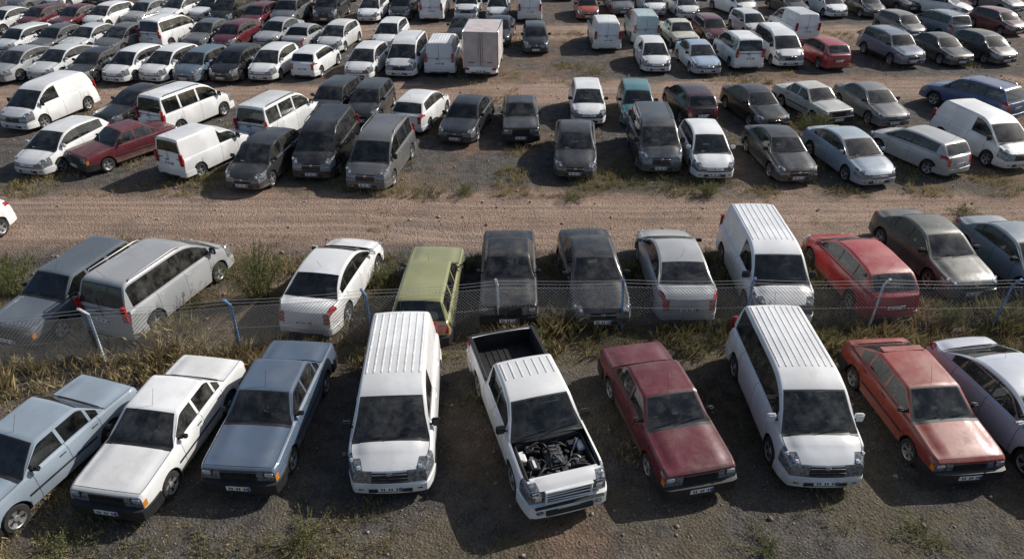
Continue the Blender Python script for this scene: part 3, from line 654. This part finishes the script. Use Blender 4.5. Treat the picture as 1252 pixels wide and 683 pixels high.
z=(cy>=24.0)&(cy<26.7); den=np.where(z,np.clip((n1-.42)*3,0,.8),den); hh=np.where(z,.08+.15*n1,hh)
z=(cy>=26.7); den=np.where(z,np.clip((n1-.64)*2.,0,.5),den); hh=np.where(z,.08+.14*n1,hh)
k=rng.random(len(cx))<den; cx,cy,hh=cx[k],cy[k],hh[k]; dry=np.clip(vn(cx,cy,2.7)*1.5-.15+rng.normal(0,.2,len(cx)),0,1)
dry=np.where(np.abs(cy-fence_y(cx))<1.3,np.clip(dry+.3,0,1),dry)
nb_=11; bx=np.repeat(cx,nb_)+rng.normal(0,.07,len(cx)*nb_); by=np.repeat(cy,nb_)+rng.normal(0,.07,len(cx)*nb_)
H=np.repeat(hh,nb_)*rng.uniform(.5,1.35,len(bx)); an=rng.uniform(0,6.283,len(bx)); wd=rng.uniform(.003,.008,len(bx)); ln=rng.uniform(.1,.75,len(bx))*H; la=rng.uniform(0,6.283,len(bx))
bz=hgt(bx,by)-.01
V=np.empty((len(bx),4,3)); dx=np.cos(an)*wd; dy=np.sin(an)*wd
V[:,0]=np.stack([bx-dx,by-dy,bz],1);V[:,1]=np.stack([bx+dx,by+dy,bz],1)
V[:,2]=np.stack([bx+dx*.8+np.cos(la)*ln*.4,by+dy*.8+np.sin(la)*ln*.4,bz+H*.6],1)
V[:,3]=np.stack([bx+np.cos(la)*ln,by+np.sin(la)*ln,bz+H],1)
nB=len(bx); i=np.arange(nB)*4; Fa=np.concatenate([np.stack([i,i+1,i+2],1),np.stack([i,i+2,i+3],1)])
tint=np.repeat(np.stack([np.repeat(dry,nb_),rng.random(nB)**2*.6],1),4,axis=0)
npmesh('grass',V.reshape(-1,3),Fa,vcmat('grass_blades',(.12,.135,.05),(.44,.355,.19),(.20,.15,.085)),tint)
nS=42000; gx=rng.uniform(-32,32,nS); gy=7+44*rng.random(nS)**1.3; k=np.abs(gx)<gy*.8+4; gx,gy=gx[k],gy[k]; nS=len(gx)
sz=rng.uniform(.008,.028,nS)*(1+2.0*(rng.random(nS)>.965)); oc=np.array([[1,0,0],[-1,0,0],[0,1,0],[0,-1,0],[0,0,.7],[0,0,-.7]])
V=oc[None]*sz[:,None,None]*rng.uniform(.6,1.3,(nS,6,1)); th=rng.uniform(0,6.28,nS); c,s=np.cos(th)[:,None],np.sin(th)[:,None]
V=np.stack([V[...,0]*c-V[...,1]*s,V[...,0]*s+V[...,1]*c,V[...,2]],2)+np.stack([gx,gy,hgt(gx,gy)+sz*.3],1)[:,None]
of=np.array([[0,2,4],[2,1,4],[1,3,4],[3,0,4],[2,0,5],[1,2,5],[3,1,5],[0,3,5]]); Fa=(np.arange(nS)[:,None,None]*6+of[None]).reshape(-1,3)
npmesh('gravel',V.reshape(-1,3),Fa,vcmat('gravel_stone',(.17,.15,.13),(.42,.38,.34),(.3,.22,.17),trans=0),np.repeat(rng.random((nS,2)),6,axis=0))
bush_m=[simple('weed_stem',(.14,.13,.06),.8,var=.3),vcmat('weed_leaves',(.07,.10,.035),(.16,.19,.07),(.27,.23,.12),trans=.3)]
def bush(x0,y0,h,r,nst,seed,name='weed_bush'):
    q=np.random.default_rng(seed); V=[];Fa=[];TI=[]; mi=[]
    def quad(a,b,c,d,t,m): 
        o=len(V); V.extend([a,b,c,d]); Fa.append((o,o+1,o+2,o+3)); TI.extend([t]*4); mi.append(m)
    for s in range(nst):
        th=q.uniform(0,6.28); rad=r*math.sqrt(q.random()); hh=h*q.uniform(.5,1)*(1-.35*(rad/r)**2)
        base=np.array([x0+math.cos(th)*rad*.25,y0+math.sin(th)*rad*.25,-.02]); tip=np.array([x0+math.cos(th)*rad,y0+math.sin(th)*rad,hh])
        P=[base+(tip-base)*t+np.array([math.cos(th),math.sin(th),0])*rad*.25*math.sin(math.pi*t)*-.5+np.array([0,0,hh*.12*math.sin(math.pi*t)]) for t in np.linspace(0,1,6)]
        side=np.array([-math.sin(th),math.cos(th),0])
        for a,b in zip(P[:-1],P[1:]): quad(a-side*.006,a+side*.006,b+side*.004,b-side*.004,(0,0),0); quad(a-np.array([.006,0,0]),a+np.array([.006,0,0]),b+np.array([.004,0,0]),b-np.array([.004,0,0]),(0,0),0)
        br=q.uniform(0,1)
        for l in range(70):
            t=q.uniform(.18,1.0); f=t*5; i0=min(4,int(f)); p=P[i0]+(P[i0+1]-P[i0])*(f-i0)
            sp_=.20*(1.15-t)+.03; off=q.normal(0,1,3); off/=np.linalg.norm(off); p=p+off*sp_*q.random()*1.0
            d=q.normal(0,1,3)+np.array([0,0,.8]); d/=np.linalg.norm(d); e=np.cross(d,q.normal(0,1,3)); e/=np.linalg.norm(e)
            L=q.uniform(.025,.06); w=L*.2
            quad(p,p+d*L*.5+e*w,p+d*L,p+d*L*.5-e*w,(br*.5+q.random()*.5,q.random()**2),1)
    me=bpy.data.meshes.new(name); me.from_pydata([tuple(v) for v in V],[],Fa)
    at=me.color_attributes.new('tint','FLOAT_COLOR','POINT'); at.data.foreach_set('color',np.array([(a,b,0,1) for a,b in TI],dtype=np.float32).ravel())
    for mm_ in bush_m: me.materials.append(mm_)
    me.polygons.foreach_set('material_index',mi); o=bpy.data.objects.new(name,me); sc.collection.objects.link(o)
for (x,y,h,r,ns,sd) in [(-7.55,17.2,2.0,1.15,120,1),(-14.9,17.4,1.3,.8,60,2),(-12.6,19.4,1.0,.8,50,16),(13.7,30.3,1.4,.9,70,3),(-5.4,14.4,.6,.5,35,4),(7.5,24.2,.6,.5,30,5),(-3.95,18.0,.8,.6,35,6),(.65,14.9,.6,.6,30,7),(2.3,23.9,.35,.7,22,8),(-1.3,18.8,.6,.5,30,9),(8.6,14.6,.7,.6,30,10),(-1.8,24.3,.3,.7,22,12),(16.5,22.6,.3,.8,25,13),(-8.7,8.4,.30,.8,22,14),(-4.0,8.7,.32,1.0,30,15),(4.9,8.6,.22,.7,16,17),(8.2,8.8,.22,.8,16,18),(12.4,16.0,.7,.6,35,19),(3.7,18.5,.6,.5,25,20),(6.2,19.2,.6,.5,25,21),(9.3,19.0,.7,.6,30,22)]:
    bush(x,y,h,r,ns,sd)
fb=MB(); FM=[simple('galvanised_wire',(.30,.30,.30),.6,.2),simple('blue_post_paint',(.15,.26,.42),.5,var=.3),simple('white_post_paint',(.55,.59,.63),.55,var=.3)]
xs_=[-.37+3.45*i for i in range(-7,8)]; rf=random.Random(5)
def fp(x,z,o=0): return Vector((x,float(fence_y(x))+o,z))
for i,x in enumerate(xs_):
    lx,ly=rf.uniform(-.12,.05),rf.uniform(-.04,.04); mt=1 if i%3!=1 else 2
    a=fp(x,-.1); bq=Vector((x+lx*.8,a.y+ly,1.5)); cq=Vector((x+lx-.03,a.y+ly-.22,1.82))
    fb.tube([a,bq,cq],.038,mt,8)
for zz in(.05,.75,1.42,1.58,1.74):
    off=0 if zz<1.5 else -.02-(zz-1.5)*.6
    for x0,x1 in zip(xs_[:-1],xs_[1:]):
        fb.tube([fp(x0,zz,off)]+[fp(x0+(x1-x0)*t,zz-.05*math.sin(math.pi*t),off) for t in(.25,.5,.75)]+[fp(x1,zz,off)],.005,0,3)
        if zz>1.5:
            for t in np.linspace(.03,.97,24):
                p=fp(x0+(x1-x0)*t,zz-.05*math.sin(math.pi*t),off); fb.tube([p+Vector((-.02,.01,-.02)),p+Vector((.02,-.01,.02))],.003,0,3)
hF=1.40; xx=xs_[0]
while xx<xs_[-1]:
    for sgn in(1,-1):
        x2=xx+sgn*hF; a=fp(xx,.03); bq=fp(x2,1.42); bulge=.02*math.sin(xx*1.3)
        mid=(a+bq)/2+Vector((0,bulge,0))
        for p,q2 in((a,mid),(mid,bq)):
            d=(q2-p).normalized(); up=Vector((0,1,0)); s1=d.cross(up).normalized()*.0052; s2=up*.0052
            fb.add([p-s1,p+s1,q2+s1,q2-s1],[[0,1,2,3]],0); fb.add([p-s2,p+s2,q2+s2,q2-s2],[[0,1,2,3]],0)
    xx+=.10
o=bpy.data.objects.new('chain_link_fence',fb.mesh('chain_link_fence',FM,fixn=False)); sc.collection.objects.link(o)
el=math.radians(35); az=math.radians(63)
sv=Vector((math.sin(az)*math.cos(el),math.cos(az)*math.cos(el),math.sin(el)))
sl=bpy.data.lights.new('sun','SUN'); sl.energy=4.8; sl.angle=math.radians(.5); sl.color=(1,.96,.90)
so=bpy.data.objects.new('sun',sl); sc.collection.objects.link(so); so.rotation_euler=(-sv).to_track_quat('-Z','Y').to_euler(); so.location=(20,20,30)
w=bpy.data.worlds.new('World'); sc.world=w; w.use_nodes=True; nt=w.node_tree
sk=nt.nodes.new('ShaderNodeTexSky'); sk.sky_type='NISHITA'; sk.sun_disc=False; sk.sun_elevation=el; sk.sun_rotation=az; sk.dust_density=2.0
bg=nt.nodes['Background']; bg.inputs[1].default_value=.095; nt.links.new(sk.outputs[0],bg.inputs[0])
sc.view_settings.view_transform='Standard'; sc.view_settings.look='None'; sc.view_settings.exposure=0
